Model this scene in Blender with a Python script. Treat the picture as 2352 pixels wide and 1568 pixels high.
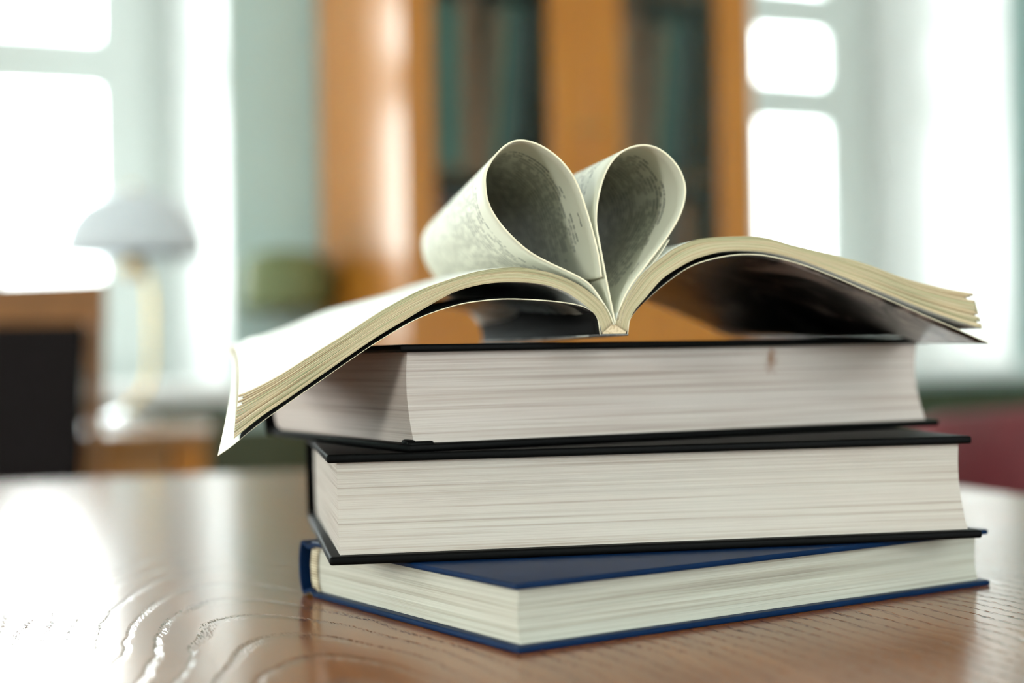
import bpy, bmesh, math, random
from mathutils import Vector, Matrix, noise
random.seed(7)
S = bpy.context.scene
COL = S.collection
for o in list(bpy.data.objects): bpy.data.objects.remove(o)

# ------------------------------------------------------------------ camera
EYE = 0.8462                      # metres above the floor (table top is 0.75)
YAW = math.radians(23)            # camera looks 23 degrees to the right of the window wall's normal
cam = bpy.data.cameras.new('camera'); camo = bpy.data.objects.new('camera', cam); COL.objects.link(camo)
cam.sensor_width = 36; cam.lens = 53.88; cam.clip_start = 0.02
camo.location = (0, 0, EYE)
camo.matrix_world = (Matrix.Translation((0, 0, EYE)) @ Matrix.Rotation(-YAW, 4, 'Z') @
                     Matrix.Rotation(math.radians(90.516), 4, 'X') @ Matrix.Rotation(math.radians(-1.055), 4, 'Z'))
cam.dof.use_dof = True; cam.dof.focus_distance = 0.558; cam.dof.aperture_fstop = 4.1
cam.dof.aperture_blades = 0
S.camera = camo
# ------------------------------------------------------------------ world, exposure
w = bpy.data.worlds.new('sky'); S.world = w; w.use_nodes = True
bg = w.node_tree.nodes['Background']; bg.inputs[0].default_value = (0.93, 0.97, 1, 1); bg.inputs[1].default_value = 5.0
S.view_settings.view_transform = 'Standard'; S.view_settings.look = 'None'
S.view_settings.exposure = 0.85; S.view_settings.gamma = 1; S.view_settings.use_curve_mapping = False

def daylight(name, loc, rot, sx, sy, power, col=(0.95, 0.98, 1)):
    l = bpy.data.lights.new(name, 'AREA'); l.shape = 'RECTANGLE'; l.size = sx; l.size_y = sy; l.energy = power; l.color = col
    o = bpy.data.objects.new(name, l); COL.objects.link(o); o.location = loc; o.rotation_euler = rot
    return o
# daylight standing in each window opening, plus an added fill light on the left
daylight('daylight_window_1', (0.15, 4.04, 1.75), (math.radians(-90), 0, 0), 1.2, 1.9, 75)
daylight('daylight_window_2', (2.34, 4.04, 1.75), (math.radians(-90), 0, 0), 1.2, 1.9, 75)
daylight('daylight_window_3', (-3.75, -1.75, 1.8), (0, math.radians(-90), 0), 1.0, 0.55, 110, (1, 0.98, 0.94))
daylight('daylight_window_4', (0.9, -2.65, 1.6), (math.radians(90), 0, 0), 2.6, 1.7, 3.2, (1, 0.97, 0.93))
daylight('added_fill_left', (-3.75, 1.8, 1.7), (0, math.radians(-90), 0), 1.8, 2.4, 48, (1, 0.99, 0.97))  # added fill light in an unseen opening, brightens back wall and bookcase side

# ------------------------------------------------------------------ helpers
C, Sn = math.cos(YAW), math.sin(YAW)
def V(x, y, z=0.0):               # camera-aligned ground coordinates -> room coordinates
    return Vector((C*x + Sn*y, -Sn*x + C*y, z + EYE))

def link(o, parent=None):
    COL.objects.link(o)
    if parent: o.parent = parent
    return o
def empty(name, loc, rz=0.0):
    o = bpy.data.objects.new(name, None); o.empty_display_size = 0.05
    o.location = loc; o.rotation_euler = (0, 0, rz); return link(o)
def tag(o, label=None, cat=None, group=None, kind=None):
    if label: o['label'] = label
    if cat: o['category'] = cat
    if group: o['group'] = group
    if kind: o['kind'] = kind
    return o
def mesh_obj(name, bm, mats, parent=None, smooth=False, loc=None):
    if not isinstance(mats, (list, tuple)): mats = [mats]
    bmesh.ops.recalc_face_normals(bm, faces=bm.faces)
    me = bpy.data.meshes.new(name); bm.to_mesh(me); bm.free()
    for m in mats: me.materials.append(m)
    if smooth:
        for p in me.polygons: p.use_smooth = True
    o = bpy.data.objects.new(name, me); link(o, parent)
    if loc is not None: o.location = loc
    return o
def add_box(bm, x0, x1, y0, y1, z0, z1, bev=0.0, seg=2, mi=0):
    r = bmesh.ops.create_cube(bm, size=1)
    vs = r['verts']
    for v in vs:
        v.co = Vector(((x0+x1)/2 + v.co.x*(x1-x0), (y0+y1)/2 + v.co.y*(y1-y0), (z0+z1)/2 + v.co.z*(z1-z0)))
    fs = list({f for v in vs for f in v.link_faces})
    for f in fs: f.material_index = mi
    if bev > 0:
        es = list({e for v in vs for e in v.link_edges})
        bmesh.ops.bevel(bm, geom=es, offset=bev, segments=seg, affect='EDGES', profile=0.6)
def box(name, dims, mat, parent=None, bev=0.0, seg=2):
    bm = bmesh.new(); add_box(bm, *dims, bev=bev, seg=seg)
    return mesh_obj(name, bm, mat, parent)
def boxes(name, lst, mat, parent=None, bev=0.0):
    bm = bmesh.new()
    for d in lst: add_box(bm, *d, bev=bev)
    return mesh_obj(name, bm, mat, parent)
def lathe(name, prof, mat, parent=None, n=48, loc=(0, 0, 0)):
    bm = bmesh.new(); rings = []
    for r, z in prof:
        rings.append([bm.verts.new((loc[0]+r*math.cos(2*math.pi*i/n), loc[1]+r*math.sin(2*math.pi*i/n), loc[2]+z)) for i in range(n)])
    for a, b in zip(rings, rings[1:]):
        for i in range(n): bm.faces.new((a[i], a[(i+1) % n], b[(i+1) % n], b[i]))
    for rg in (rings[0], rings[-1]):
        try: bm.faces.new(rg)
        except Exception: pass
    bmesh.ops.remove_doubles(bm, verts=bm.verts, dist=1e-5)
    return mesh_obj(name, bm, mat, parent, smooth=True)
def tube(name, pts, rad, mat, parent=None, n=12):
    pts = [Vector(p) for p in pts]; bm = bmesh.new(); rings = []
    up = Vector((0.13, 0.97, 0.2)).normalized()
    for i, p in enumerate(pts):
        t = (pts[min(i+1, len(pts)-1)] - pts[max(i-1, 0)]).normalized()
        a = t.cross(up).normalized(); b = t.cross(a).normalized()
        rr = rad[i] if isinstance(rad, (list, tuple)) else rad
        rings.append([bm.verts.new(p + a*rr*math.cos(2*math.pi*k/n) + b*rr*math.sin(2*math.pi*k/n)) for k in range(n)])
    for a, b in zip(rings, rings[1:]):
        for i in range(n): bm.faces.new((a[i], a[(i+1) % n], b[(i+1) % n], b[i]))
    bm.faces.new(rings[0]); bm.faces.new(rings[-1])
    return mesh_obj(name, bm, mat, parent, smooth=True)
def smooth_curve(pts, n):
    """Catmull-Rom through pts, resampled at n equal arc-length steps"""
    P = [Vector(p).to_3d() for p in pts]; P = [2*P[0]-P[1]] + P + [2*P[-1]-P[-2]]
    D = []
    for i in range(1, len(P)-2):
        p0, p1, p2, p3 = P[i-1:i+3]
        for k in range(12):
            t = k/12
            D.append(0.5*((2*p1) + (p2-p0)*t + (2*p0-5*p1+4*p2-p3)*t*t + (3*p1-p0-3*p2+p3)*t**3))
    D.append(P[-2]); L = [0]
    for a, b in zip(D, D[1:]): L.append(L[-1] + (b-a).length)
    out = []; j = 0
    for i in range(n):
        s = L[-1]*i/(n-1)
        while j < len(L)-2 and L[j+1] < s: j += 1
        q = (s-L[j])/max(L[j+1]-L[j], 1e-9); v = D[j].lerp(D[j+1], min(q, 1)); out.append((v.x, v.y))
    return out, L[-1]

# ------------------------------------------------------------------ materials
class NT:
    def __init__(s, name):
        s.m = bpy.data.materials.new(name); s.m.use_nodes = True
        s.t = s.m.node_tree; s.b = s.t.nodes['Principled BSDF']
    def n(s, kind, **kw):
        x = s.t.nodes.new(kind)
        for k, v in kw.items():
            if k.startswith('i_'): x.inputs[k[2:].replace('_', ' ')].default_value = v
            else: setattr(x, k, v)
        return x
    def l(s, a, b): s.t.links.new(a, b)
    def mapped(s, coord='Object', scale=(1, 1, 1), rot=(0, 0, 0), loc=(0, 0, 0)):
        tc = s.n('ShaderNodeTexCoord'); mp = s.n('ShaderNodeMapping')
        mp.inputs['Scale'].default_value = scale; mp.inputs['Rotation'].default_value = rot; mp.inputs['Location'].default_value = loc
        s.l(tc.outputs[coord], mp.inputs[0]); return mp.outputs[0]
    def noise(s, vec, scale=5, detail=3, rough=0.5, dist=0.0):
        x = s.n('ShaderNodeTexNoise'); x.inputs['Scale'].default_value = scale; x.inputs['Detail'].default_value = detail
        x.inputs['Roughness'].default_value = rough; x.inputs['Distortion'].default_value = dist
        s.l(vec, x.inputs['Vector']); return x.outputs['Fac']
    def ramp(s, fac, stops):
        x = s.n('ShaderNodeValToRGB'); e = x.color_ramp.elements
        while len(e) < len(stops): e.new(0.5)
        for k, (p, c) in enumerate(stops):
            e[k].position = p; e[k].color = (*c, 1) if len(c) == 3 else c
        s.l(fac, x.inputs[0]); return x.outputs[0]
    def math(s, op, a, b=None, clamp=False):
        x = s.n('ShaderNodeMath', operation=op, use_clamp=clamp)
        for i, v in enumerate((a, b)):
            if v is None: continue
            if isinstance(v, (int, float)): x.inputs[i].default_value = v
            else: s.l(v, x.inputs[i])
        return x.outputs[0]
    def mix(s, fac, a, b, mode='MIX'):
        x = s.n('ShaderNodeMix', data_type='RGBA', blend_type=mode)
        for i, v in ((0, fac), (6, a), (7, b)):
            if isinstance(v, (int, float)): x.inputs[i].default_value = v
            elif isinstance(v, tuple): x.inputs[i].default_value = (*v, 1) if len(v) == 3 else v
            else: s.l(v, x.inputs[i])
        return x.outputs[2]
    def bump(s, h, strength=0.3, dist=0.001):
        x = s.n('ShaderNodeBump'); x.inputs['Strength'].default_value = strength; x.inputs['Distance'].default_value = dist
        s.l(h, x.inputs['Height']); s.l(x.outputs[0], s.b.inputs['Normal']); return x
    def setp(s, **kw):
        for k, v in kw.items(): s.b.inputs[k.replace('_', ' ')].default_value = v
        return s
def plain(name, col, rough=0.5, metal=0.0, coat=0.0, spec=0.5, var=0.06, scale=8):
    m = NT(name); f = m.noise(m.mapped(), scale, 4)
    c2 = tuple(min(1, c*(1+var)) for c in col); c1 = tuple(c*(1-var) for c in col)
    m.l(m.ramp(f, [(0.3, c1), (0.7, c2)]), m.b.inputs['Base Color'])
    m.setp(Roughness=rough, Metallic=metal, Coat_Weight=coat, Specular_IOR_Level=spec); return m.m
def wood(name, c1, c2, rough=0.3, coat=0.0, scale=(1, 1, 12), spec=0.5):
    m = NT(name); v = m.mapped(scale=scale)
    f = m.noise(v, 6, 6, 0.6, 0.4)
    m.l(m.ramp(f, [(0.3, c1), (0.72, c2)]), m.b.inputs['Base Color'])
    m.setp(Roughness=rough, Coat_Weight=coat, Coat_Roughness=0.12, Specular_IOR_Level=spec); return m.m

M_black = plain('black_book_cloth', (0.0015, 0.0015, 0.0015), 0.5, spec=0.06, scale=60, var=0.2)
M_blue = plain('blue_book_cloth', (0.0008, 0.013, 0.05), 0.42, spec=0.12, scale=60, var=0.12)

def paper_edge(name, base, dark, gaps, seed, stain=None):
    """cut edges of hundreds of leaves: thin horizontal strata along z"""
    m = NT(name)
    f1 = m.noise(m.mapped(scale=(4, 4, 1500), loc=(seed, 0, 0)), 1.0, 2, 0.5)
    f2 = m.noise(m.mapped(scale=(5, 5, 700), loc=(seed+3, 1, 5)), 1.0, 3, 0.6)
    f3 = m.noise(m.mapped(scale=(14, 14, 120), loc=(seed, 7, 0)), 1.0, 2)
    c = m.ramp(f1, [(0.25, dark), (0.55, base)])
    g = m.ramp(f2, [(0.50-gaps, (1, 1, 1)), (0.60-gaps, (0.84, 0.80, 0.77)), (0.70, (0.58, 0.53, 0.50))])
    c = m.mix(0.75, c, g, 'MULTIPLY')
    c = m.mix(0.35, c, m.ramp(f3, [(0.35, (0.93, 0.86, 0.82)), (0.65, (1.0, 1.0, 0.97))]), 'MULTIPLY')
    if stain:
        tc = m.n('ShaderNodeTexCoord'); sub = m.n('ShaderNodeVectorMath', operation='SUBTRACT'); sub.inputs[1].default_value = stain
        m.l(tc.outputs['Object'], sub.inputs[0])
        sc = m.n('ShaderNodeVectorMath', operation='MULTIPLY'); sc.inputs[1].default_value = (1/0.0035, 0, 1/0.006)
        m.l(sub.outputs[0], sc.inputs[0]); ln = m.n('ShaderNodeVectorMath', operation='LENGTH'); m.l(sc.outputs[0], ln.inputs[0])
        nn = m.noise(m.mapped(scale=(400, 400, 250)), 1, 3)
        d = m.math('SUBTRACT', m.math('ADD', ln.outputs['Value'], m.math('MULTIPLY', nn, 1.4)), 0.75)
        k = m.math('SUBTRACT', 1.0, d, clamp=True)
        c = m.mix(m.math('MULTIPLY', k, 0.9), c, (0.20, 0.09, 0.04))
    m.l(c, m.b.inputs['Base Color']); m.setp(Roughness=0.75, Specular_IOR_Level=0.25)
    m.bump(m.math('ADD', f1, m.math('MULTIPLY', f2, 1.5)), 0.45, 0.0006)
    return m.m
M_pe_top = paper_edge('cut_leaves_top_black_book', (0.49, 0.43, 0.40), (0.41, 0.35, 0.325), 0.02, 1, (0.172, 0.002, 0.0305))
M_pe_mid = paper_edge('cut_leaves_middle_black_book', (0.475, 0.43, 0.39), (0.40, 0.355, 0.32), 0.0, 12)
M_pe_blue = paper_edge('cut_leaves_blue_book', (0.48, 0.47, 0.41), (0.39, 0.38, 0.33), 0.04, 31)

m = NT('striped_headband_cord'); v = m.mapped(scale=(1, 1, 1))
wv = m.n('ShaderNodeTexWave', bands_direction='Z'); wv.inputs['Scale'].default_value = 300; m.l(v, wv.inputs['Vector'])
m.l(m.ramp(wv.outputs['Fac'], [(0.3, (0.22, 0.15, 0.08)), (0.6, (0.75, 0.66, 0.48))]), m.b.inputs['Base Color']); m.setp(Roughness=0.8); M_band = m.m

# printed page: text rows follow U, rows are stacked along V (UV in metres)
def page_mat(name, base, ink, u0=0.016, u1=0.150, v0=0.020, v1=0.196, strength=0.7):
    m = NT(name); tc = m.n('ShaderNodeTexCoord'); sp = m.n('ShaderNodeSeparateXYZ'); m.l(tc.outputs['UV'], sp.inputs[0])
    u, v = sp.outputs[0], sp.outputs[1]
    row = m.math('DIVIDE', v, 0.0040); fr = m.math('FRACT', row); fl = m.math('FLOOR', row)
    inrow = m.math('MULTIPLY', m.math('GREATER_THAN', fr, 0.25), m.math('LESS_THAN', fr, 0.68))
    cb = m.n('ShaderNodeCombineXYZ'); m.l(m.math('MULTIPLY', u, 800), cb.inputs[0]); m.l(m.math('MULTIPLY', fl, 3.7), cb.inputs[1]); m.l(m.math('MULTIPLY', fr, 2.0), cb.inputs[2])
    let = m.math('GREATER_THAN', m.noise(cb.outputs[0], 1, 1, 0.5), 0.44)
    cb2 = m.n('ShaderNodeCombineXYZ'); m.l(m.math('MULTIPLY', u, 190), cb2.inputs[0]); m.l(m.math('MULTIPLY', fl, 9.1), cb2.inputs[1])
    word = m.math('GREATER_THAN', m.noise(cb2.outputs[0], 1, 0, 0.5), 0.40)
    cb3 = m.n('ShaderNodeCombineXYZ'); m.l(m.math('MULTIPLY', fl, 5.3), cb3.inputs[0])
    endj = m.math('MULTIPLY', m.noise(cb3.outputs[0], 1, 0, 0.5), 0.03)
    bu = m.math('MULTIPLY', m.math('GREATER_THAN', u, u0), m.math('LESS_THAN', m.math('ADD', u, endj), u1+0.015))
    bv = m.math('MULTIPLY', m.math('GREATER_THAN', v, v0), m.math('LESS_THAN', v, v1))
    k = m.math('MULTIPLY', m.math('MULTIPLY', inrow, let), m.math('MULTIPLY', word, m.math('MULTIPLY', bu, bv)))
    # page number in the foot margin
    foot = m.math('MULTIPLY', m.math('MULTIPLY', m.math('GREATER_THAN', v, 0.0105), m.math('LESS_THAN', v, 0.0120)),
                  m.math('MULTIPLY', m.math('GREATER_THAN', u, 0.136), m.math('LESS_THAN', u, 0.1415)))
    k = m.math('MAXIMUM', k, m.math('MULTIPLY', foot, let))
    pn = m.noise(m.mapped(scale=(1, 1, 1)), 30, 3)
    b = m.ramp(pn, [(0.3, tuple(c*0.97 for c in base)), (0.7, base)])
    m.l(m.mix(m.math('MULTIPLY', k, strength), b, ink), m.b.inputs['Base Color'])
    m.setp(Roughness=0.6, Specular_IOR_Level=0.3)
    return m.m
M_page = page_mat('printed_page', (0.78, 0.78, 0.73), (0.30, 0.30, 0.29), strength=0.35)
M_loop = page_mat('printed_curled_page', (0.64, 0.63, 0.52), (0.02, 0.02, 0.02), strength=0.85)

m = NT('stacked_page_edges')   # strata across V, long along U
tc = m.n('ShaderNodeTexCoord'); mp = m.n('ShaderNodeMapping'); mp.inputs['Scale'].default_value = (9, 17, 1); m.l(tc.outputs['UV'], mp.inputs[0])
f = m.noise(mp.outputs[0], 1, 3, 0.6)
mp2 = m.n('ShaderNodeMapping'); mp2.inputs['Scale'].default_value = (11, 42, 1); m.l(tc.outputs['UV'], mp2.inputs[0])
f2 = m.noise(mp2.outputs[0], 1, 2, 0.6)
c = m.ramp(f, [(0.28, (0.58, 0.36, 0.22)), (0.40, (0.62, 0.50, 0.34)), (0.52, (0.64, 0.55, 0.39)), (0.58, (0.32, 0.38, 0.22)), (0.64, (0.60, 0.50, 0.33))])
c = m.mix(0.8, c, m.ramp(f2, [(0.40, (0.30, 0.25, 0.17)), (0.47, (0.8, 0.74, 0.62)), (0.56, (1, 0.98, 0.93))]), 'MULTIPLY')
m.l(c, m.b.inputs['Base Color']); m.setp(Roughness=0.8, Specular_IOR_Level=0.2); m.bump(f2, 0.4, 0.0004); M_edge = m.m
M_flap = plain('white_cover_lining', (0.80, 0.80, 0.76), 0.7, scale=120, var=0.05)
M_rim = plain('cream_paper_rim', (0.78, 0.70, 0.52), 0.8, scale=200, spec=0.2)

m = NT('cover_photo_print')    # dark monochrome photograph printed on the paperback's cover
v = m.mapped(scale=(1, 1, 1)); f = m.noise(v, 22, 6, 0.65, 1.2); f2 = m.noise(m.mapped(scale=(30, 14, 30), loc=(3, 1, 0)), 1, 3, 0.5, 0.5)
c = m.ramp(f, [(0.40, (0.008, 0.007, 0.006)), (0.50, (0.03, 0.025, 0.022)), (0.57, (0.16, 0.13, 0.12)), (0.68, (0.42, 0.35, 0.32))])
sp = m.n('ShaderNodeSeparateXYZ'); m.l(m.mapped(), sp.inputs[0])
# the picture lightens towards the back edge and near the spine on the left board
band = m.math('MULTIPLY', m.math('GREATER_THAN', sp.outputs[1], 0.165), m.math('GREATER_THAN', f2, 0.42))
c = m.mix(m.math('MULTIPLY', band, 0.7), c, (0.20, 0.19, 0.21))
near = m.math('MULTIPLY', m.math('GREATER_THAN', sp.outputs[0], -0.040), m.math('LESS_THAN', sp.outputs[0], 0.0))
nearc = m.ramp(m.noise(v, 70, 5, 0.7, 0.6), [(0.33, (0.07, 0.075, 0.075)), (0.54, (0.75, 0.80, 0.72))])
yin = m.math('GREATER_THAN', m.math('ADD', sp.outputs[1], m.math('MULTIPLY', f2, 0.02)), 0.022)
c = m.mix(m.math('MULTIPLY', m.math('MULTIPLY', near, yin), 0.85), c, nearc)
m.l(c, m.b.inputs['Base Color']); m.setp(Roughness=0.32, Coat_Weight=0.3, Coat_Roughness=0.2); M_print = m.m
M_inner = plain('black_endpaper', (0.006, 0.006, 0.006), 0.7, scale=40, spec=0.2)
m = NT('binding_glue'); m.l(m.ramp(m.noise(m.mapped(), 900, 3), [(0.35, (0.45, 0.32, 0.18)), (0.5, (0.66, 0.52, 0.34))]), m.b.inputs['Base Color']); m.setp(Roughness=0.6); M_glue = m.m

# varnished table wood with cathedral grain and open pores
m = NT('varnished_table_wood')
v0 = m.mapped(scale=(1, 1, 1))
wob = m.n('ShaderNodeTexNoise'); wob.inputs['Scale'].default_value = 5; wob.inputs['Detail'].default_value = 4; m.l(v0, wob.inputs['Vector'])
ofs = m.n('ShaderNodeVectorMath', operation='SCALE'); ofs.inputs['Scale'].default_value = 0.05; m.l(wob.outputs['Color'], ofs.inputs[0])
add = m.n('ShaderNodeVectorMath', operation='ADD'); m.l(v0, add.inputs[0]); m.l(ofs.outputs[0], add.inputs[1])
mp = m.n('ShaderNodeMapping'); mp.inputs['Location'].default_value = (0.155*2.4, 0.12*0.42, 0); mp.inputs['Scale'].default_value = (2.4, 0.42, 0); m.l(add.outputs[0], mp.inputs[0])
ln = m.n('ShaderNodeVectorMath', operation='LENGTH'); m.l(mp.outputs[0], ln.inputs[0])
ring = m.math('FRACT', m.math('MULTIPLY', ln.outputs['Value'], 54))
late = m.ramp(ring, [(0.0, (0, 0, 0)), (0.68, (0, 0, 0)), (0.88, (1, 1, 1)), (1.0, (0.0, 0.0, 0.0))])
pores = m.noise(m.mapped(scale=(1600, 230, 1)), 1, 2, 0.6)
pore = m.math('MULTIPLY', m.math('GREATER_THAN', pores, 0.53), late)
body = m.noise(m.mapped(scale=(60, 3, 1)), 1, 5, 0.6, 0.3)
c = m.ramp(body, [(0.25, (0.17, 0.050, 0.008)), (0.75, (0.31, 0.105, 0.020))])
c = m.mix(m.math('MULTIPLY', late, 0.35), c, (0.13, 0.045, 0.015))
c = m.mix(m.math('MULTIPLY', pore, 0.8), c, (0.05, 0.018, 0.007))
m.l(c, m.b.inputs['Base Color'])
m.setp(Roughness=0.19, IOR=1.52)
h = m.math('SUBTRACT', m.math('MULTIPLY', late, -0.10), m.math('MULTIPLY', pore, 0.6))
m.bump(h, 0.7, 0.0006); M_table = m.m

M_teal = plain('pale_teal_wall_paint', (0.46, 0.62, 0.60), 0.8, var=0.03, scale=3)
M_green = plain('dark_green_dado_paint', (0.05, 0.062, 0.026), 0.6, scale=3)
M_white = plain('white_gloss_paint', (0.88, 0.89, 0.88), 0.4, var=0.02)
M_sash = plain('white_sash_paint', (0.68, 0.72, 0.69), 0.4, var=0.02)
M_ceil = plain('white_ceiling_paint', (0.8, 0.8, 0.77), 0.9, var=0.02)
M_floor = wood('brown_parquet_floor', (0.10, 0.05, 0.02), (0.22, 0.11, 0.05), 0.3, scale=(14, 1.2, 1))
M_oak = wood('honey_orange_cabinet_wood', (0.46, 0.15, 0.012), (0.60, 0.225, 0.024), 0.32, coat=0.4, spec=0.3, scale=(9, 9, 0.8))
M_oak.node_tree.nodes['Principled BSDF'].inputs['Coat IOR'].default_value = 1.8
M_desk = wood('varnished_brown_desk_wood', (0.24, 0.095, 0.022), (0.40, 0.17, 0.04), 0.3, coat=0.5, scale=(1, 9, 9))
M_chairwood = wood('chestnut_chair_wood', (0.15, 0.055, 0.010), (0.28, 0.105, 0.02), 0.45, coat=0.0, scale=(2, 8, 8))
M_dark_up = plain('dark_brown_upholstery', (0.010, 0.007, 0.007), 0.8, spec=0.1, scale=90, var=0.2)
M_burg = plain('burgundy_upholstery', (0.13, 0.018, 0.022), 0.6, scale=90, var=0.15)
M_brass = plain('polished_brass', (0.72, 0.50, 0.18), 0.22, metal=1.0)
m = NT('white_opal_glass_shade'); m.setp(Base_Color=(0.9, 0.92, 0.94, 1), Roughness=0.2); out = m.t.nodes['Material Output']
tl = m.n('ShaderNodeBsdfTranslucent'); tl.inputs[0].default_value = (0.95, 0.96, 0.97, 1); mx = m.n('ShaderNodeMixShader'); mx.inputs[0].default_value = 0.8
m.l(m.b.outputs[0], mx.inputs[1]); m.l(tl.outputs[0], mx.inputs[2]); m.l(mx.outputs[0], out.inputs[0]); M_opal = m.m
M_nickel = plain('brushed_pale_metal', (0.70, 0.72, 0.74), 0.35, metal=1.0)
M_olive = plain('olive_green_glass_shade', (0.16, 0.19, 0.075), 0.6)
m = NT('clear_window_glass'); t = m.t; out = t.nodes['Material Output']
tr = m.n('ShaderNodeBsdfTransparent'); tr.inputs[0].default_value = (0.94, 0.97, 0.95, 1); gl = m.n('ShaderNodeBsdfGlossy'); gl.inputs['Roughness'].default_value = 0.02
fr = m.n('ShaderNodeFresnel'); fr.inputs['IOR'].default_value = 1.45; mx = m.n('ShaderNodeMixShader')
m.l(fr.outputs[0], mx.inputs[0]); m.l(tr.outputs[0], mx.inputs[1]); m.l(gl.outputs[0], mx.inputs[2]); m.l(mx.outputs[0], out.inputs[0]); M_glass = m.m

# ------------------------------------------------------------------ room
X0, X1, Y0, Y1, ZC, TH = -3.6, 4.0, -2.5, 3.365, 2.95, 0.66
WIN = {1: (-0.448, 0.752), 2: (1.742, 2.942)}
ZS, ZT = 0.79, 2.62
bm = bmesh.new()
xs = [X0, WIN[1][0], WIN[1][1], WIN[2][0], WIN[2][1], X1]
for a, b in ((0, 1), (2, 3), (4, 5)): add_box(bm, xs[a], xs[b], Y1, Y1+TH, 0, ZC)
for a, b in ((1, 2), (3, 4)):
    add_box(bm, xs[a], xs[b], Y1, Y1+TH, 0, ZS-0.03); add_box(bm, xs[a], xs[b], Y1, Y1+TH, ZT, ZC)
tag(mesh_obj('wall_back', bm, M_teal), kind='structure')
tag(boxes('wall_left', [(X0-0.2, X0, Y0, -2.1, 0, ZC), (X0-0.2, X0, -1.4, 0.6, 0, ZC), (X0-0.2, X0, 3.0, Y1, 0, ZC), (X0-0.2, X0, -2.1, -1.4, 0, 1.2), (X0-0.2, X0, -2.1, -1.4, 2.4, ZC),
     (X0-0.2, X0, 0.6, 3.0, 0, 0.8), (X0-0.2, X0, 0.6, 3.0, 2.6, ZC)], M_teal), kind='structure')
tag(boxes('wall_right', [(X1, X1+0.2, Y0, Y1, 0, ZC)], M_teal), kind='structure')
tag(boxes('wall_front', [(X0-0.2, -0.4, Y0-0.2, Y0, 0, ZC), (2.2, X1+0.2, Y0-0.2, Y0, 0, ZC), (-0.4, 2.2, Y0-0.2, Y0, 0, 0.75), (-0.4, 2.2, Y0-0.2, Y0, 2.45, ZC)], M_teal), kind='structure')
tag(box('floor', (X0-0.2, X1+0.2, Y0-0.2, Y1+TH, -0.1, 0), M_floor), kind='structure')
tag(box('ceiling', (X0-0.2, X1+0.2, Y0-0.2, Y1+TH, ZC, ZC+0.1), M_ceil), kind='structure')
tag(boxes('trim_1', [(X0, WIN[1][0]-0.0, Y1-0.012, Y1, 0, 0.70), (WIN[1][0], WIN[1][1], Y1-0.012, Y1, 0, 0.745), (WIN[1][1], WIN[2][0], Y1-0.012, Y1, 0, 0.70),
     (WIN[2][0], WIN[2][1], Y1-0.012, Y1, 0, 0.745), (WIN[2][1], X1, Y1-0.012, Y1, 0, 0.745)], M_green), kind='structure')

def window(n, x0, x1):
    r = tag(empty('window_%d' % n, ((x0+x1)/2, Y1, ZS)), kind='structure')
    ox, hw = (x0+x1)/2, (x1-x0)/2
    yf, H = 0.615, ZT-ZS; SW = 0.125
    box('reveal', (-hw, -hw+0.006, 0.002, TH, 0, H), M_white, r); box('reveal', (hw-0.006, hw, 0.002, TH, 0, H), M_white, r)
    box('reveal', (-hw+0.006, hw-0.006, 0.002, TH, H-0.006, H), M_white, r)
    box('window_sill', (-hw-0.03, hw+0.03, -0.045, yf, -0.03, 0.004), M_white, r, bev=0.004)
    f = boxes('window_frame', [(-hw+0.006, -hw+0.066, yf, TH, 0.004, H-0.006), (hw-0.066, hw-0.006, yf, TH, 0.004, H-0.006), (-0.04, 0.04, yf+0.001, TH-0.001, 0.06, H-0.07),
        (-hw+0.066, hw-0.066, yf, TH, 0.004, 0.06), (-hw+0.066, hw-0.066, yf, TH, H-0.07, H-0.006)], M_sash, r)
    for a, b in ((-hw+0.066, -0.04), (0.04, hw-0.066)):
        s = boxes('sash', [(a, a+SW, yf-0.02, yf+0.03, 0.06, H-0.07), (b-SW, b, yf-0.02, yf+0.03, 0.06, H-0.07),
            (a+SW, b-SW, yf-0.02, yf+0.03, 0.06, 0.13), (a+SW, b-SW, yf-0.02, yf+0.03, H-0.14, H-0.07)], M_sash, r)
        for z in (0.762, 1.045): box('glazing_bar', (a+SW, b-SW, yf-0.015, yf+0.025, z-0.012, z+0.112), M_sash, s)
        box('pane', (a+SW, b-SW, yf+0.006, yf+0.010, 0.13, H-0.14), M_glass, s)
window(1, *WIN[1]); window(2, *WIN[2])
def side_window(n, origin, rz, w_, z0, z1):
    r = tag(empty('window_%d' % n, (origin[0], origin[1], z0), rz), kind='structure'); H = z1-z0; hw = w_/2
    boxes('window_frame', [(-hw, -hw+0.06, 0.02, 0.14, 0, H), (hw-0.06, hw, 0.02, 0.14, 0, H), (-hw+0.06, hw-0.06, 0.02, 0.14, 0, 0.06), (-hw+0.06, hw-0.06, 0.02, 0.14, H-0.06, H),
        (-0.03, 0.03, 0.02, 0.14, 0.06, H-0.06)], M_white, r)
    box('pane', (-hw+0.06, hw-0.06, 0.078, 0.082, 0.06, H-0.06), M_glass, r)
side_window(3, (X0, -1.75), math.radians(90), 0.7, 1.2, 2.4)
side_window(5, (X0, 1.8), math.radians(90), 2.4, 0.8, 2.6)  # unseen window added to carry the left fill light
side_window(4, (0.9, Y0), math.radians(180), 2.6, 0.75, 2.45)

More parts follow.
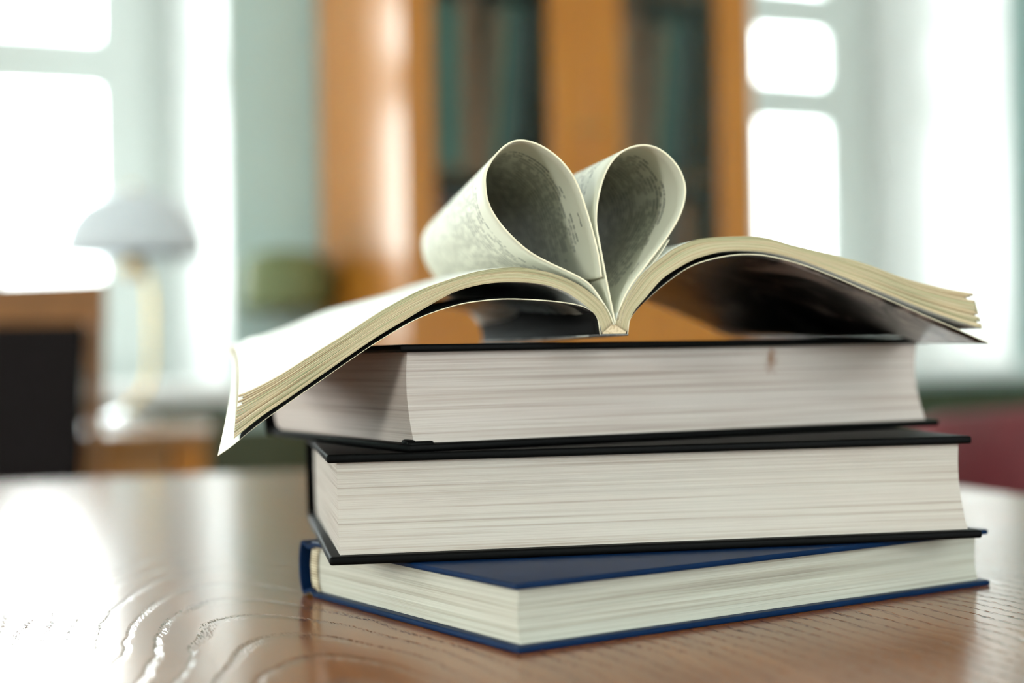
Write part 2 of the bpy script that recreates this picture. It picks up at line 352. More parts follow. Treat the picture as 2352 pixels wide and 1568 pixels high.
# ------------------------------------------------------------------ reading table under the books
TA = math.radians(17.2)
corner = V(0.188, 1.450, -0.0962)
tb = empty('reading_table', (corner.x, corner.y, 0), TA-YAW)
tag(tb, 'glossy brown wooden reading table the stack of books stands on', 'table')
TW, TD = 2.2, 1.75
bm = bmesh.new()
R = 0.03
pts = []
for cx, cy, a0 in ((-R, -R, 0), (-TW+R, -R, 90), (-TW+R, -TD+R, 180), (-R, -TD+R, 270)):
    for k in range(7):
        a = math.radians(a0+k*15); pts.append((cx+R*math.cos(a), cy+R*math.sin(a)))
loops = []
for ins, z in ((0.004, 0.715), (0, 0.719), (0, 0.746), (0.0012, 0.7488), (0.004, 0.75)):
    loops.append([bm.verts.new((-TW/2+(x+TW/2)*(1-ins*2/TW), -TD/2+(y+TD/2)*(1-ins*2/TD), z)) for x, y in pts])
for a, b in zip(loops, loops[1:]):
    for i in range(len(pts)): bm.faces.new((a[i], a[(i+1) % len(pts)], b[(i+1) % len(pts)], b[i]))
bm.faces.new(loops[-1]); bm.faces.new(list(reversed(loops[0])))
# grain coordinates are centred near the books
for v_ in bm.verts: v_.co -= Vector((-0.35, -0.95, 0))
tt = mesh_obj('table_top', bm, M_table, tb, loc=(-0.35, -0.95, 0))
for sx in (-0.09, -TW+0.09):
    for sy in (-0.09, -TD+0.09): box('leg', (sx-0.035, sx+0.035, sy-0.035, sy+0.035, 0, 0.715), M_desk, tb, bev=0.004)
boxes('apron', [(-TW+0.13, -0.13, -0.10, -0.08, 0.62, 0.715), (-TW+0.13, -0.13, -TD+0.08, -TD+0.10, 0.62, 0.715), (-0.10, -0.08, -TD+0.13, -0.13, 0.62, 0.715), (-TW+0.08, -TW+0.10, -TD+0.13, -0.13, 0.62, 0.715)], M_desk, tb)

# ------------------------------------------------------------------ hardback books
def hardback(name, label, pos, theta, L, W, T, tb_, shear, sq, concave, m_cov, m_paper, band=False, spine_b=0.006, worn=False):
    """origin = near left corner of the lower cover; x along the fore-edge, y towards the spine"""
    r = empty(name, V(*pos), theta-YAW); tag(r, label, 'book')
    def sh(z): return shear*(z/T)
    def board(nm, z0, z1):
        bm = bmesh.new(); y0 = sh((z0+z1)/2)
        # subdivided plate with rounded rim, slightly bowed
        add_box(bm, 0, L, y0, y0+W-0.009, z0, z1, bev=tb_*0.38, seg=3)
        if worn and z0 == 0:     # cloth turned up and creased over the near corner
            add_box(bm, 0.0004, 0.0105, y0+0.0003, y0+0.0032, z1-0.0012, z1+0.0010, bev=0.0009, seg=2)
            add_box(bm, 0.0006, 0.0036, y0+0.001, y0+0.0085, z1-0.0012, z1+0.0016, bev=0.0011, seg=2)
        o = mesh_obj(nm, bm, m_cov, r)
        for p in o.data.polygons: p.use_smooth = True
        return o
    board('back_cover', 0, tb_); board('front_cover', T-tb_, T)
    # spine shell with its two hinge grooves
    path = [(W-0.0105, T-0.0006), (W-0.0085, T-0.0010), (W-0.0070, T-tb_*0.85), (W-0.0050, T-tb_*0.85), (W-0.0030, T-0.0012), (W-0.0012, T-0.0004)]
    for k in range(11):
        a = math.pi/2 - math.pi*k/10
        path.append((W+spine_b*math.cos(a)*1.0, T/2+(T/2-0.0003)*math.sin(a)))
    path += [(y, T-z) for y, z in reversed(path[:6])]
    bm = bmesh.new(); th = 0.0014; outer, inner = [], []
    for i, (y, z) in enumerate(path):
        a = Vector(path[max(i-1, 0)]); b = Vector(path[min(i+1, len(path)-1)]); d = (b-a).normalized(); nrm = Vector((-d.y, d.x))
        outer.append((y, z)); inner.append((y-nrm.x*-1*th*-1 if False else y+(-nrm.x)*th, z+(-nrm.y)*th))
    def ring(x): return [bm.verts.new((x, y+sh(z), z)) for y, z in outer] + [bm.verts.new((x, y+sh(z), z)) for y, z in reversed(inner)]
    xs_ = [0.0004, L-0.0004]; rs = [ring(x) for x in xs_]; n = len(rs[0])
    for i in range(n): bm.faces.new((rs[0][i], rs[0][(i+1) % n], rs[1][(i+1) % n], rs[1][i]))
    for rg in rs:
        h = n//2
        for i in range(h-1): bm.faces.new((rg[i], rg[i+1], rg[n-2-i], rg[n-1-i]))
    mesh_obj('spine', bm, m_cov, r, smooth=False)
    # text block with hollow fore-edge and rounded back
    bm = bmesh.new(); sec = []; N = 16; z0, z1 = tb_+0.0001, T-tb_-0.0001
    for k in range(N+1):
        u = k/N; z = z0+(z1-z0)*u; sec.append((sq+concave*(1-(2*u-1)**2)+sh(z), z))
    for k in range(N+1):
        u = 1-k/N; z = z0+(z1-z0)*u; sec.append((W-0.006+(spine_b+0.001)*math.sqrt(max(0, 1-(2*u-1)**2))+sh(z), z))
    NX = 40; rings = []
    for j in range(NX+1):
        x = sq+(L-2*sq)*j/NX
        rings.append([bm.verts.new((x, y+(0.00025*noise.noise(Vector((x*40, z*300, theta*5))) if k <= N else 0), z)) for k, (y, z) in enumerate(sec)])
    n = len(sec)
    for a, b in zip(rings, rings[1:]):
        for i in range(n): bm.faces.new((a[i], a[(i+1) % n], b[(i+1) % n], b[i]))
    for rg in (rings[0], rings[-1]):
        for k in range(N): bm.faces.new((rg[k], rg[k+1], rg[n-2-k], rg[n-1-k]))
    mesh_obj('page_block', bm, m_paper, r)
    if band:
        for xe in (sq-0.0012, L-sq+0.0002):
            bm = bmesh.new()
            k = 14
            for j in range(k):
                u0, u1 = j/k, (j+1)/k
                za, zb = z0+(z1-z0)*u0+0.0001, z0+(z1-z0)*u1-0.0001; um = (u0+u1)/2
                yb = W-0.0055+spine_b*0.9*math.sqrt(max(0, 1-(2*um-1)**2))
                add_box(bm, xe, xe+0.001, yb-0.0065, yb-0.0008, za, zb, bev=0.0003, seg=1)
            mesh_obj('headband', bm, M_band, r)
    return r

ZB0 = -0.0962; ZB1 = ZB0+0.0225; ZB2 = ZB1+0.0390; ZB3 = ZB2+0.0395
hardback('hardback_book', 'navy blue hardback book at the bottom of the stack, one corner pointing forward',
         (0.0, 0.4938, ZB0), 0.5800, 0.2286, 0.1595, 0.0225, 0.0021, 0.0005, 0.0035, 0.0012, M_blue, M_pe_blue, band=True, spine_b=0.004)
hardback('hardback_book', 'thick black hardback book in the middle of the stack, directly on the blue one',
         (-0.0661, 0.5443, ZB1+0.0001), 0.1829, 0.2500, 0.1604, 0.0390, 0.0031, 0.0075, 0.0040, 0.0030, M_black, M_pe_mid, spine_b=0.006)
hardback('hardback_book', 'thick black hardback book on top of the hardbacks, under the open paperback',
         (-0.0382, 0.5574, ZB2+0.0001), 0.4840, 0.2558, 0.1600, 0.0393, 0.0028, 0.0057, 0.0042, 0.0032, M_black, M_pe_top, spine_b=0.006, worn=True)

# ------------------------------------------------------------------ open paperback with two leaves curled into a heart
# profiles at the near edge (x to the left of the spine, height) and at the far edge, in millimetres
LT = [(-0.2, 11.3), (1.1, 14.6), (3.5, 18.6), (11.0, 24.8), (19.4, 29.0), (27.7, 31.4), (37.6, 32.5), (50.8, 31.2), (63.9, 27.6), (73.6, 24.1), (86.5, 17.4), (99.3, 9.5), (112.0, 1.9), (124.5, -5.7), (135.3, -11.0), (140.4, -12.4)]
LB = [(4.1, 7.6), (4.9, 10.9), (7.2, 15.2), (13.6, 20.5), (19.5, 23.9), (27.8, 26.3), (38.9, 27.0), (49.3, 26.3), (59.9, 23.6), (69.7, 18.6), (78.6, 13.5), (88.3, 7.9), (98.7, 1.2), (109.0, -5.7), (121.5, -14.1), (131.6, -20.7), (142.1, -29.0)]
CL = [(5.0, 7.2), (6.0, 13.4), (9.2, 16.8), (14.2, 18.7), (24.9, 20.2), (39.0, 21.0), (49.4, 20.5), (60.0, 18.8), (73.8, 14.2), (87.5, 6.7), (97.7, 0.2), (107.7, -6.5), (121.1, -15.4), (131.0, -22.2), (140.9, -29.9), (146.2, -33.4)]
RT = [(-1.2, 10.8), (-2.7, 16.1), (-7.7, 24.4), (-12.9, 30.7), (-20.3, 36.3), (-25.6, 39.7), (-35.2, 42.9), (-50.2, 43.9), (-61.6, 43.5), (-73.0, 40.6), (-88.3, 37.1), (-103.8, 33.1), (-119.5, 27.6), (-135.3, 23.7), (-151.4, 20.9)]
RB = [(-5.6, 8.0), (-6.7, 12.4), (-9.2, 16.5), (-12.7, 20.2), (-20.1, 27.9), (-27.7, 32.6), (-35.1, 35.9), (-45.7, 38.2), (-57.7, 38.2), (-69.1, 36.5), (-80.4, 33.2), (-95.8, 27.4), (-111.5, 21.5), (-127.2, 15.5), (-143.2, 10.1), (-155.1, 6.7)]
CR = [(-6.1, 7.3), (-6.9, 12.4), (-9.0, 15.3), (-14.1, 20.4), (-22.4, 27.0), (-32.0, 32.9), (-42.6, 36.0), (-53.8, 37.2), (-65.2, 36.1), (-80.4, 32.0), (-103.6, 22.9), (-127.2, 13.3), (-143.1, 6.9), (-155.9, 1.5)]
LTf = [(-0.2, 10.5), (2, 17), (8, 26.5), (18, 33.5), (28, 36.6), (37.5, 37.2), (56.5, 31.2), (84.4, 24.0), (104.8, 16.1), (126.1, 9.0), (134, 7.5)]
LBf = [(4.1, 6.8), (5.5, 14), (11, 22), (20, 28.4), (30, 31), (38, 31), (56.5, 25.4), (84.4, 18.2), (104.8, 10.6), (126.1, 5.0), (134, 3.4)]
CLf = [(5.0, 5.6), (5.3, 12), (9.0, 20.5), (16, 24), (28.1, 25.7), (40, 26), (56.5, 23.8), (84.4, 16.6), (104.8, 9.6), (126.1, 4.4), (132.5, 3.4)]
RTf = [(-1.2, 10.0), (-3.5, 18), (-10, 28), (-20, 36), (-32, 40.5), (-45, 41.8), (-65, 39), (-85.5, 33.2), (-114, 22.0), (-135, 14.5), (-156, 12.2)]
RBf = [(-5.6, 6.8), (-7.5, 13), (-13, 22), (-22, 30), (-33, 34.6), (-45, 35.6), (-65, 33.2), (-84.8, 27.8), (-112.8, 16.6), (-130.0, 9.4), (-155, 6.8)]
CRf = [(-6.1, 5.6), (-7.2, 11), (-12, 20.5), (-22, 28.8), (-33, 33.6), (-45, 34.6), (-65, 32.2), (-84.3, 27.0), (-112.8, 15.6), (-129.5, 8.0), (-156, 5.4)]
LL = [(-0.2, 10.5), (1.6, 15.1), (4.7, 20.2), (8.3, 25.1), (11.8, 27.8), (17.5, 30.7), (23.6, 33.5), (30.9, 37.4), (37.1, 42.4), (43.1, 49.0), (46.9, 55.6), (48.1, 62.0), (47.8, 67.5), (44.9, 73.0), (39.7, 78.1), (34.1, 79.9), (26.8, 78.2), (18.9, 72.8), (12.8, 64.6), (8.5, 52.4), (4.9, 38.5), (3.6, 28.7)]
RL = [(-0.9, 10.7), (-0.1, 14.6), (2.0, 25.7), (4.0, 36.9), (5.7, 46.8), (5.8, 52.4), (4.8, 59.1), (2.4, 66.9), (-1.3, 73.0), (-6.5, 77.0), (-13.0, 78.7), (-18.9, 77.7), (-24.0, 74.4), (-28.1, 69.3), (-30.1, 63.2), (-29.6, 56.9), (-27.2, 50.8), (-23.4, 44.7), (-18.6, 38.4), (-12.6, 31.2), (-7.8, 25.2), (-4.3, 19.0), (-2.3, 12.3)]
PH = 0.215                                     # page height
ZREF = ZB3
pb_loc = V(0.0378, 0.575, ZREF)
pb = empty('open_paperback', pb_loc, math.radians(13)-YAW)
tag(pb, 'open paperback lying on top of the stack, middle leaves curled into a heart', 'book')
# footprint of the black book below, in the paperback's own axes
def to_local(vx, vy):
    dx, dy = vx-0.0378, vy-0.575; a = math.radians(13)
    return (dx*math.cos(a)+dy*math.sin(a), -dx*math.sin(a)+dy*math.cos(a))
def bk_local(x, y):                            # paperback axes -> black book axes
    a = math.radians(13); vx = 0.0378+x*math.cos(a)-y*math.sin(a); vy = 0.575+x*math.sin(a)+y*math.cos(a)
    t = 0.4840; ox = -0.0382-math.sin(t)*0.0057; oy = 0.5574+math.cos(t)*0.0057
    dx, dy = vx-ox, vy-oy
    return (dx*math.cos(t)+dy*math.sin(t), -dx*math.sin(t)+dy*math.cos(t))
def inside(x, y):
    bx, by = bk_local(x, y)
    d = min(bx, 0.2558-bx, by, 0.166-by)       # >0 inside
    q = max(0.0, min(1.0, (d+0.010)/0.0095)); return q*q*(3-2*q)
NU, NS = 90, 26
def pr(pts, n=NU): return smooth_curve([(a/1000, b/1000) for a, b in pts], n)[0]
def surf(near, far, pw=1.0):
    """grid[j][i] of (x, s, z above the book below)"""
    g = []
    for j in range(NS+1):
        s = j/NS; w_ = 1-(1-s)**pw
        g.append([(-(a[0]*(1-w_)+b[0]*w_), s*PH, (a[1]*(1-w_)+b[1]*w_)-ZREF) for a, b in zip(near, far)])
    return g
def lift_grid(gcover, gap=0.0009):
    return [[max(0.0, gap-p[2])*inside(p[0], p[1]) for p in row] for row in gcover]
def shell(bm, top, bot, uvl, m_top, m_bot, m_rim, vband=(0, 1), ulen=0.162):
    """closed solid between two grids"""
    nj, ni = len(top), len(top[0])
    A = [[bm.verts.new(p) for p in row] for row in top]; B = [[bm.verts.new(p) for p in row] for row in bot]
    def q(vs, mi, uvs):
        try: f = bm.faces.new(vs)
        except ValueError: return
        f.material_index = mi(uvs) if callable(mi) else mi; f.smooth = True
        for lp, uv in zip(f.loops, uvs): lp[uvl].uv = uv
    U = lambda i: ulen*i/(ni-1)
    Vv = lambda j: PH*j/(nj-1)
    for j in range(nj-1):
        for i in range(ni-1):
            uv = [(U(i), Vv(j)), (U(i+1), Vv(j)), (U(i+1), Vv(j+1)), (U(i), Vv(j+1))]
            q((A[j][i], A[j][i+1], A[j+1][i+1], A[j+1][i]), m_top, uv)
            q((B[j][i], B[j+1][i], B[j+1][i+1], B[j][i+1]), m_bot, [uv[0], uv[3], uv[2], uv[1]])
    for j in (0, nj-1):
        for i in range(ni-1):
            q((A[j][i], B[j][i], B[j][i+1], A[j][i+1]), m_rim, [(U(i), vband[1]), (U(i), vband[0]), (U(i+1), vband[0]), (U(i+1), vband[1])])
    for i in (0, ni-1):
        for j in range(nj-1):
            q((A[j][i], A[j+1][i], B[j+1][i], B[j][i]), m_rim, [(Vv(j), vband[1]), (Vv(j+1), vband[1]), (Vv(j+1), vband[0]), (Vv(j), vband[0])])
def block(top_n, bot_n, top_f, bot_f, cov_n, cov_f, pw, nl, side, trim):
    gt, gb = surf(pr(top_n), pr(top_f), pw), surf(pr(bot_n), pr(bot_f), pw)
    lg = lift_grid(surf(pr(cov_n), pr(cov_f), pw))
    bm = bmesh.new(); uvl = bm.loops.layers.uv.new('UVMap')
    for k in range(nl):
        f0, f1 = k/nl, (k+1)/nl; cut = trim(k)
        last = int(NU*(1-cut)); top, bot = [], []
        for j in range(NS+1):
            ra, rb_ = [], []
            for i in range(last):
                a, b = Vector(gb[j][i]), Vector(gt[j][i]); b.z = max(b.z, a.z+0.0010) if i > 8 else b.z
                L_ = Vector((0, 0, lg[j][i])); sp_ = (b-a).length/nl
                q0 = a.lerp(b, f0); q1 = a.lerp(b, f0+(f1-f0)*min(0.985, 0.0009/max(sp_, 1e-6)))
                rb_.append(q0+L_); ra.append(q1+L_)
            top.append(ra); bot.append(rb_)
        v0 = f0+random.uniform(-0.01, 0.01)
        shell(bm, top, bot, uvl, 0, 0, 1, (v0, v0+1/nl), ulen=0.162*last/NU)
    return mesh_obj('page_block', bm, [M_page, M_edge], pb)
jit = [random.uniform(0, 0.012) for _ in range(40)]
block(LT, LB, LTf, LBf, CL, CLf, 2.2, 15, 1, lambda k: jit[k] + (0.012 if k in (13, 11) else 0))
block(RT, RB, RTf, RBf, CR, CRf, 1.0, 15, -1, lambda k: jit[k+15] + (0.02 if k in (13, 12) else 0))

# cover: one sheet folded round the spine
def offs(prof, d):
    out = []
    for i, (x, y) in enumerate(prof):
        a = prof[max(i-1, 0)]; b = prof[min(i+1, len(prof)-1)]; dx, dy = b[0]-a[0], b[1]-a[1]; l = math.hypot(dx, dy) or 1
        out.append((x-dy/l*d, y+dx/l*d))
    return out
for nm, n_, f_, pw in (('cover', CL, CLf, 2.2), ('cover', CR, CRf, 1.0)):
    g = surf(pr(n_), pr(f_), pw); lg = lift_grid(g)
    top = [[(p[0], p[1], p[2]+l_) for p, l_ in zip(r_, lr)] for r_, lr in zip(g, lg)]
    bot = []
    for row in top:
        br = []
        for i, p in enumerate(row):
            a = row[max(i-1, 0)]; b = row[min(i+1, len(row)-1)]; dx, dz = b[0]-a[0], b[2]-a[2]; l_ = math.hypot(dx, dz) or 1
            sg = -1 if nm == 'cover' and n_ is CR else 1
            br.append((p[0]-dz/l_*0.0004*-sg, p[1], p[2]-dx/l_*0.0004*-sg if False else p[2]+(-abs(dx))/l_*0.0004))
        bot.append(br)
    bm = bmesh.new(); uvl = bm.loops.layers.uv.new('UVMap'); edge_u = 0.152 if n_ is CL else 1.0
    shell(bm, top, bot, uvl, lambda uv: 3 if uv[0][0] > edge_u else 1, 0, 2)
    mesh_obj(nm, bm, [M_print, M_inner, M_rim, M_flap], pb)
bm = bmesh.new()
add_box(bm, -0.0052, 0.0063, 0.0, PH, 0.0006+0.0004, 0.0006+0.0012, bev=0.0002, seg=1)
for v_ in bm.verts:
    if v_.co.y < 0.05: v_.co.z += 0.0008
mesh_obj('spine', bm, M_print, pb)
bm = bmesh.new()
add_box(bm, -0.0040, 0.0055, 0.0003, PH-0.0003, 0.0019, 0.0066, bev=0.0005, seg=2)
mesh_obj('binding', bm, M_glue, pb)

# the curled leaves
def curl(near, kx, kz, th, label=None, x_off=0.0, kend=None):
    nn = pr(near, 150); base = nn[0]
    ff = [(base[0]+(x-base[0])*kx+x_off, base[1]+(z-base[1])*kz) for x, z in nn]
    g = surf(nn, ff, 1.0)
    inner = []
    for row in g:
        br = []
        for i, p in enumerate(row):
            a = row[max(i-1, 0)]; b = row[min(i+1, len(row)-1)]; dx, dz = b[0]-a[0], b[2]-a[2]; l_ = math.hypot(dx, dz) or 1
            br.append((p[0]+dz/l_*th, p[1], p[2]-dx/l_*th))
        inner.append(br)
    bm = bmesh.new(); uvl = bm.loops.layers.uv.new('UVMap'); shell(bm, g, inner, uvl, 0, 0, 1)
    o = mesh_obj('curled_leaf', bm, [M_loop, M_rim], pb)
    return o
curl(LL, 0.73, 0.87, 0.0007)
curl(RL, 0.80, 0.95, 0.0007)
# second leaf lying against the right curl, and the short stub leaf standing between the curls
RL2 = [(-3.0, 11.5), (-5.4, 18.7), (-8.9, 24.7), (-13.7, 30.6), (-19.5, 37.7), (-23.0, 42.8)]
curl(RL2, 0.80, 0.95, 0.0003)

# ------------------------------------------------------------------ glazed bookcase
CX0, CX1, CY0, CY1, CZ = 0.957, 1.736, 2.767, 3.345, 2.05
cb = empty('bookcase', (CX0, CY0, 0)); tag(cb, 'tall honey orange wooden bookcase with two glazed doors between the windows', 'bookcase')
Wc, Dc = CX1-CX0, CY1-CY0
box('side_panel', (0, 0.02, 0.022, Dc, 0.06, CZ), M_oak, cb); box('side_panel', (Wc-0.02, Wc, 0.022, Dc, 0.06, CZ), M_oak, cb)
box('back_panel', (0.02, Wc-0.02, Dc-0.012, Dc, 0.06, CZ-0.02), M_chairwood, cb)
box('top', (-0.015, Wc+0.015, -0.01, Dc, CZ, CZ+0.03), M_oak, cb, bev=0.004)
box('plinth', (0.01, Wc-0.01, 0.03, Dc, 0, 0.06), M_oak, cb)
box('divider', (Wc/2-0.012, Wc/2+0.012, 0.022, Dc-0.012, 0.06, CZ-0.02), M_oak, cb)
SH = [0.985, 1.215, 1.60]
for i, z in enumerate([0.08]+SH):
    for a, b in ((0.02, Wc/2-0.012), (Wc/2+0.012, Wc-0.02)):
        box('shelf', (a, b, 0.03, Dc-0.012, z-0.014, z), M_chairwood, cb)
def px_to_x(px):                                 # hinge and stile positions measured once along the front
    r_ = (px-1176)/3520; return CY0*(r_*C+Sn)/(-r_*Sn+C)-CX0
sx = [0.0, 0.066, 0.316, 0.390, 0.463, 0.693, Wc]
for (a, b, g0, g1) in ((0.0, 0.3885, 0.062, 0.312), (0.3905, Wc, 0.470, 0.700)):
    d = boxes('door', [(a, g0, 0, 0.021, 0.97, CZ-0.002), (g1, b, 0, 0.021, 0.97, CZ-0.002), (g0, g1, 0, 0.021, 0.97, 1.03), (g0, g1, 0, 0.021, CZ-0.07, CZ-0.002)], M_oak, cb, bev=0.002)
    box('pane', (g0, g1, 0.009, 0.013, 1.03, CZ-0.07), M_glass, d)
    kx = b-0.02 if a == 0 else a+0.02
    k = lathe('knob', [(0.001, 0), (0.009, 0.002), (0.011, 0.008), (0.006, 0.014), (0.001, 0.016)], M_brass, d, n=20)
    k.rotation_euler = (math.radians(90), 0, 0); k.location = (kx, 0, 1.30)
    d2 = boxes('door', [(a, b, 0.004, 0.021, 0.08, 0.965)], M_oak, cb, bev=0.003)
    boxes('door_panel', [(g0, g1, -0.001, 0.0045, 0.16, 0.88)], M_oak, d2, bev=0.002)

COLS = {'dark green': (0.035, 0.075, 0.055), 'teal green': (0.05, 0.11, 0.09), 'brown': (0.16, 0.075, 0.035), 'rust brown': (0.22, 0.08, 0.03),
        'tan': (0.26, 0.18, 0.09), 'maroon': (0.085, 0.025, 0.025), 'slate': (0.03, 0.035, 0.038), 'olive': (0.13, 0.13, 0.06)}
BM = {k: plain(k.replace(' ', '_')+'_book_cloth', tuple(q*1.7 for q in c), 0.5, scale=40) for k, c in COLS.items()}
def shelf_book(col, x, z, t, h, d, lean, door, shelf, which=''):
    y = CY0+0.06
    r = empty('shelved_book', (CX0+x, y, z)); r.rotation_euler = (0, lean, 0)
    tag(r, '%s%s book on the %s shelf behind the %s glazed door' % (which, col, shelf, door), 'book', '%s books on the %s shelf behind the %s glazed door' % (col, shelf, door))
    bm = bmesh.new(); add_box(bm, 0, 0.0025, 0.004, d, 0, h); add_box(bm, t-0.0025, t, 0.004, d, 0, h); add_box(bm, 0, t, 0, 0.004, 0, h, bev=0.0015)
    mesh_obj('cover', bm, BM[col], r)
    box('page_block', (0.0025, t-0.0025, 0.004, d-0.004, 0.003, h-0.003), M_pe_mid, r)
rows = {
 ('left', 'lower'): (0.034, 0.985, 0.344, [('rust brown', .026, .19), ('maroon', .034, .19), ('maroon', .030, .18), ('slate', .030, .185), ('brown', .034, .17), ('maroon', .030, .185), ('brown', .034, .18), ('slate', .030, .175)], 0.0),
 ('right', 'lower'): (0.416, 0.985, 0.742, [('olive', .026, .18), ('maroon', .030, .175), ('slate', .040, .19), ('slate', .040, .195), ('brown', .030, .19), ('slate', .036, .18), ('rust brown', .034, .18)], 0.0),
 ('left', 'upper'): (0.034, 1.215, 0.340, [('olive', .034, .31), ('dark green', .038, .34), ('teal green', .036, .33), ('rust brown', .030, .35), ('brown', .030, .33), ('dark green', .030, .34), ('slate', .028, .32)], 0.10),
 ('right', 'upper'): (0.416, 1.215, 0.738, [('olive', .030, .32), ('teal green', .030, .34), ('tan', .030, .30), ('rust brown', .034, .35), ('brown', .030, .32), ('dark green', .034, .33), ('slate', .028, .32)], 0.10),
 ('left', 'top'): (0.034, 1.60, 0.344, [('teal green', .036, .21), ('dark green', .034, .22), ('rust brown', .040, .23), ('brown', .036, .2), ('dark green', .036, .22), ('teal green', .034, .21)], 0.0),
 ('right', 'top'): (0.416, 1.60, 0.742, [('dark green', .036, .21), ('rust brown', .040, .23), ('teal green', .034, .22), ('rust brown', .036, .2), ('dark green', .036, .22)], 0.0)}
for (door, shelf), (x, z, xe, bl, lean) in rows.items():
    place = []; xx = x
    for i, (c_, t_, h_) in enumerate(bl):
        ln_ = lean if i >= 4 else 0.0; xx += t_/math.cos(ln_)
        if xx + h_*math.sin(ln_) > xe: break
        xx += 0.0012; place.append(c_)
    for i, (c_, t_, h_) in enumerate(bl[:len(place)]):
        tot, k_ = place.count(c_), place[:i].count(c_)
        which = '' if tot == 1 else (['left hand ', 'right hand '][k_] if tot == 2 else ['leftmost ', 'middle ', 'rightmost '][k_])
        ln_ = lean if i >= 4 else 0.0
        t_w = t_/math.cos(ln_)
        if ln_:
            shelf_book(c_, x, z+t_*math.sin(ln_)+0.0003, t_, h_, 0.17, ln_, door, shelf, which)
        else: shelf_book(c_, x, z+0.0002, t_, h_, 0.17, 0, door, shelf, which)
        x += t_w+0.0012

# ------------------------------------------------------------------ small desk with a lamp in front of the left window
dk = V(-0.505, 2.56, -EYE); dk = empty('writing_desk', (dk.x, dk.y, 0), math.radians(11)-YAW)
tag(dk, 'orange brown wooden desk under the left window, carrying the white lamp', 'desk')
DW, DD = 1.1, 0.56
box('desk_top', (-DW, 0, 0, DD, 0.705, 0.730), M_desk, dk, bev=0.004)
box('drawer_front', (-DW+0.07, -0.07, 0.012, 0.03, 0.60, 0.70), M_desk, dk, bev=0.003)
box('apron', (-DW+0.07, -0.07, 0.032, DD-0.03, 0.60, 0.705), M_desk, dk)
for x_ in (-0.06, -DW+0.01):
    for y_ in (0.012, DD-0.06): box('leg', (x_, x_+0.05, y_, y_+0.05, 0, 0.705), M_oak, dk, bev=0.003)
lp_ = V(-0.735, 2.90, 0.730-EYE)
lp = empty('table_lamp', lp_, 0.0-YAW); tag(lp, 'brass desk lamp with a white dome shade in front of the left window', 'lamp')
lathe('base', [(0.001, 0), (0.058, 0.0), (0.060, 0.006), (0.052, 0.012), (0.022, 0.018), (0.012, 0.026), (0.001, 0.027)], M_nickel, lp)
st = [(0, 0, 0.02), (0.012, 0, 0.035), (0.04, 0, 0.06), (0.052, 0, 0.10), (0.054, 0, 0.2), (0.052, 0, 0.25), (0.045, 0, 0.285), (0.03, 0, 0.306), (0.012, 0, 0.305), (0.0, 0, 0.295)]
cs = []
for i in range(len(st)-1):
    for k in range(4): cs.append(Vector(st[i]).lerp(Vector(st[i+1]), k/4))
cs.append(Vector(st[-1])); tube('stem', cs, 0.005, M_brass, lp)
lathe('socket', [(0.001, 0.275), (0.016, 0.277), (0.018, 0.30), (0.012, 0.335), (0.001, 0.336)], M_brass, lp, n=24, loc=(0.022, 0, 0))
prof = [(0.116, 0.318), (0.114, 0.345), (0.104, 0.378), (0.085, 0.405), (0.058, 0.425), (0.026, 0.434), (0.002, 0.436), (0.002, 0.432), (0.026, 0.430), (0.056, 0.421), (0.082, 0.401), (0.101, 0.375), (0.111, 0.344), (0.113, 0.318)]
prof = [(a*1.16, 0.318+(b-0.318)*1.05) for a, b in prof]
lathe('lamp_shade', prof, M_opal, lp, loc=(0.022, 0, 0))
lathe('finial', [(0.001, 0.441), (0.007, 0.443), (0.008, 0.448), (0.003, 0.452), (0.001, 0.453)], M_brass, lp, n=20, loc=(0.022, 0, 0))

# green glass wall lamp between the left window and the bookcase
wl = empty('wall_lamp', (0.852, Y1, 0.985)); tag(wl, 'olive green glass wall lamp between the left window and the bookcase', 'lamp')
lathe('wall_plate', [(0.001, 0), (0.03, 0), (0.03, 0.012), (0.001, 0.014)], M_brass, wl, n=24).rotation_euler = (math.radians(90), 0, 0)
tube('arm', [(0, -0.012, 0), (0, -0.04, 0.004), (0, -0.08, 0.012), (0, -0.105, 0.03)], 0.006, M_brass, wl)
lathe('lamp_shade', [(0.096, -0.03), (0.099, -0.01), (0.098, 0.045), (0.090, 0.075), (0.064, 0.092), (0.02, 0.098), (0.002, 0.099), (0.002, 0.094), (0.062, 0.087), (0.086, 0.072), (0.094, 0.044), (0.094, -0.03)], M_olive, wl, loc=(0, -0.112, 0))

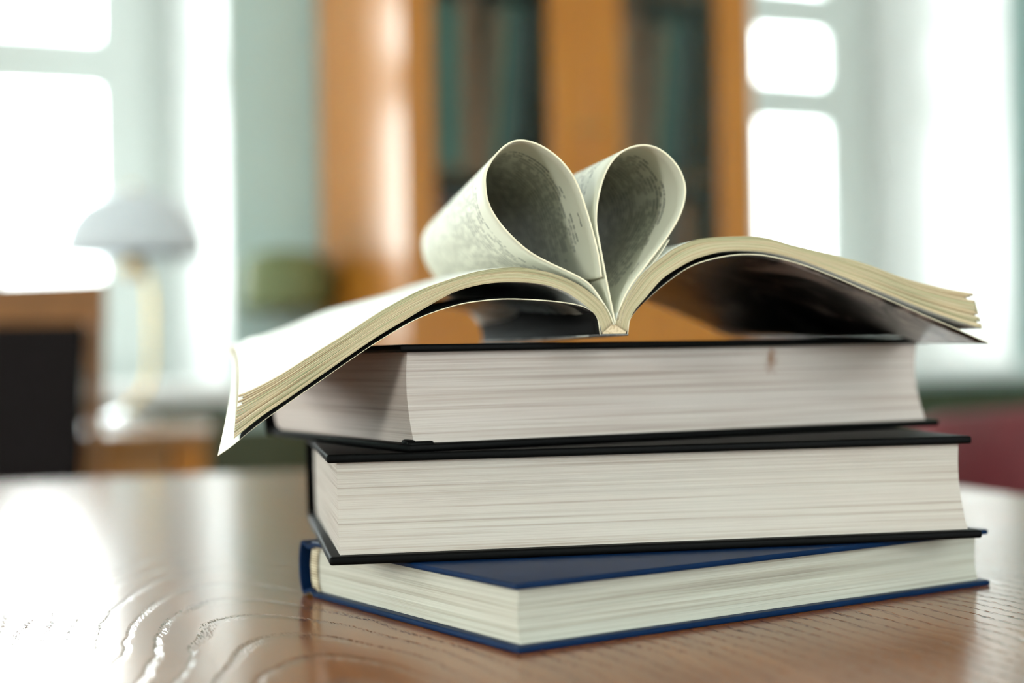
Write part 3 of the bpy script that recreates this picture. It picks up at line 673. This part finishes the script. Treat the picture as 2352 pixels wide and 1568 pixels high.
# ------------------------------------------------------------------ chairs
def side_chair():
    p = V(-0.842, 2.17, -EYE); r = empty('dining_chair', (p.x, p.y, 0), math.radians(8)-YAW)
    tag(r, 'wooden chair with dark brown padded back behind the far left table edge', 'chair')
    hw = 0.235
    for s in (-1, 1):
        bm = bmesh.new(); add_box(bm, -0.012, 0.012, -0.014, 0.014, 0, 0.908, bev=0.004)
        for v_ in bm.verts:
            z = v_.co.z; v_.co.x += s*(hw-0.012+0.018*max(0, (z-0.45)/0.45)); v_.co.y += 0.05*max(0, (z-0.45)/0.45)
        mesh_obj('stile', bm, M_chairwood, r)
    bm = bmesh.new(); n = 16; rg = []
    for i in range(n+1):
        u = -1+2*i/n; x = u*(hw+0.019); y = 0.052-0.02*(1-u*u)*-1; zt = 0.968-0.004*(1-u*u); zb = 0.902
        rg.append([bm.verts.new((x, y-0.013, zb)), bm.verts.new((x, y+0.013, zb)), bm.verts.new((x, y+0.012, zt)), bm.verts.new((x, y-0.012, zt))])
    for a, b in zip(rg, rg[1:]):
        for k in range(4): bm.faces.new((a[k], a[(k+1) % 4], b[(k+1) % 4], b[k]))
    bm.faces.new(rg[0]); bm.faces.new(rg[-1]); bmesh.ops.bevel(bm, geom=[e for e in bm.edges if e.is_manifold and e.calc_face_angle(0) > 1], offset=0.004, segments=2, affect='EDGES')
    mesh_obj('top_rail', bm, M_chairwood, r)
    bm = bmesh.new(); add_box(bm, -hw+0.022, hw-0.022, -0.02, 0.016, 0.50, 0.906, bev=0.012, seg=3)
    for v_ in bm.verts:
        z = v_.co.z; v_.co.x *= 1+0.07*max(0, (z-0.45)/0.45); v_.co.y += 0.05*max(0, (z-0.45)/0.45)
    mesh_obj('backrest', bm, M_dark_up, r)
    box('seat', (-hw+0.005, hw-0.005, -0.43, -0.02, 0.42, 0.475), M_dark_up, r, bev=0.015, seg=3)
    box('seat_frame', (-hw+0.01, hw-0.01, -0.42, 0.0, 0.375, 0.42), M_chairwood, r, bev=0.003)
    for s in (-1, 1): box('leg', (s*(hw-0.03)-0.016, s*(hw-0.03)+0.016, -0.415, -0.383, 0, 0.376), M_chairwood, r, bev=0.003)
side_chair()
def tub_chair():
    p = V(0.70, 1.62, -EYE); r = empty('armchair', (p.x, p.y, 0), math.radians(-38)-YAW)
    tag(r, 'burgundy upholstered low armchair beyond the right end of the table', 'armchair')
    bm = bmesh.new(); n = 40; rg = []
    for i in range(n+1):
        a = math.radians(-28+236*i/n); c_, s_ = math.cos(a), math.sin(a); ri, ro = 0.235, 0.315
        hgt = 0.792-0.10*max(0, -s_*1.6+0.1)-0.02*abs(c_)
        sec = [(ri, 0.30), (ri-0.006, hgt-0.05), (ri+0.008, hgt-0.014), ((ri+ro)/2, hgt), (ro-0.008, hgt-0.014), (ro+0.004, hgt-0.05), (ro, 0.30)]
        rg.append([bm.verts.new((q*c_, q*s_, z)) for q, z in sec])
    for a, b in zip(rg, rg[1:]):
        for k in range(7): bm.faces.new((a[k], a[(k+1) % 7], b[(k+1) % 7], b[k]))
    bm.faces.new(rg[0]); bm.faces.new(rg[-1]); o = mesh_obj('backrest', bm, M_burg, r, smooth=True)
    md = o.modifiers.new('soft', 'SUBSURF'); md.levels = 1; md.render_levels = 2
    lathe('seat', [(0.001, 0.28), (0.21, 0.28), (0.228, 0.31), (0.228, 0.40), (0.21, 0.44), (0.15, 0.455), (0.001, 0.46)], M_burg, r)
    lathe('seat_frame', [(0.001, 0.24), (0.26, 0.24), (0.26, 0.28), (0.001, 0.28)], M_chairwood, r)
    for ax, ay in ((-0.17, -0.17), (0.17, -0.17), (-0.17, 0.17), (0.17, 0.17)):
        lathe('leg', [(0.001, 0), (0.014, 0), (0.022, 0.24), (0.001, 0.24)], M_chairwood, r, n=16, loc=(ax, ay, 0))
tub_chair()
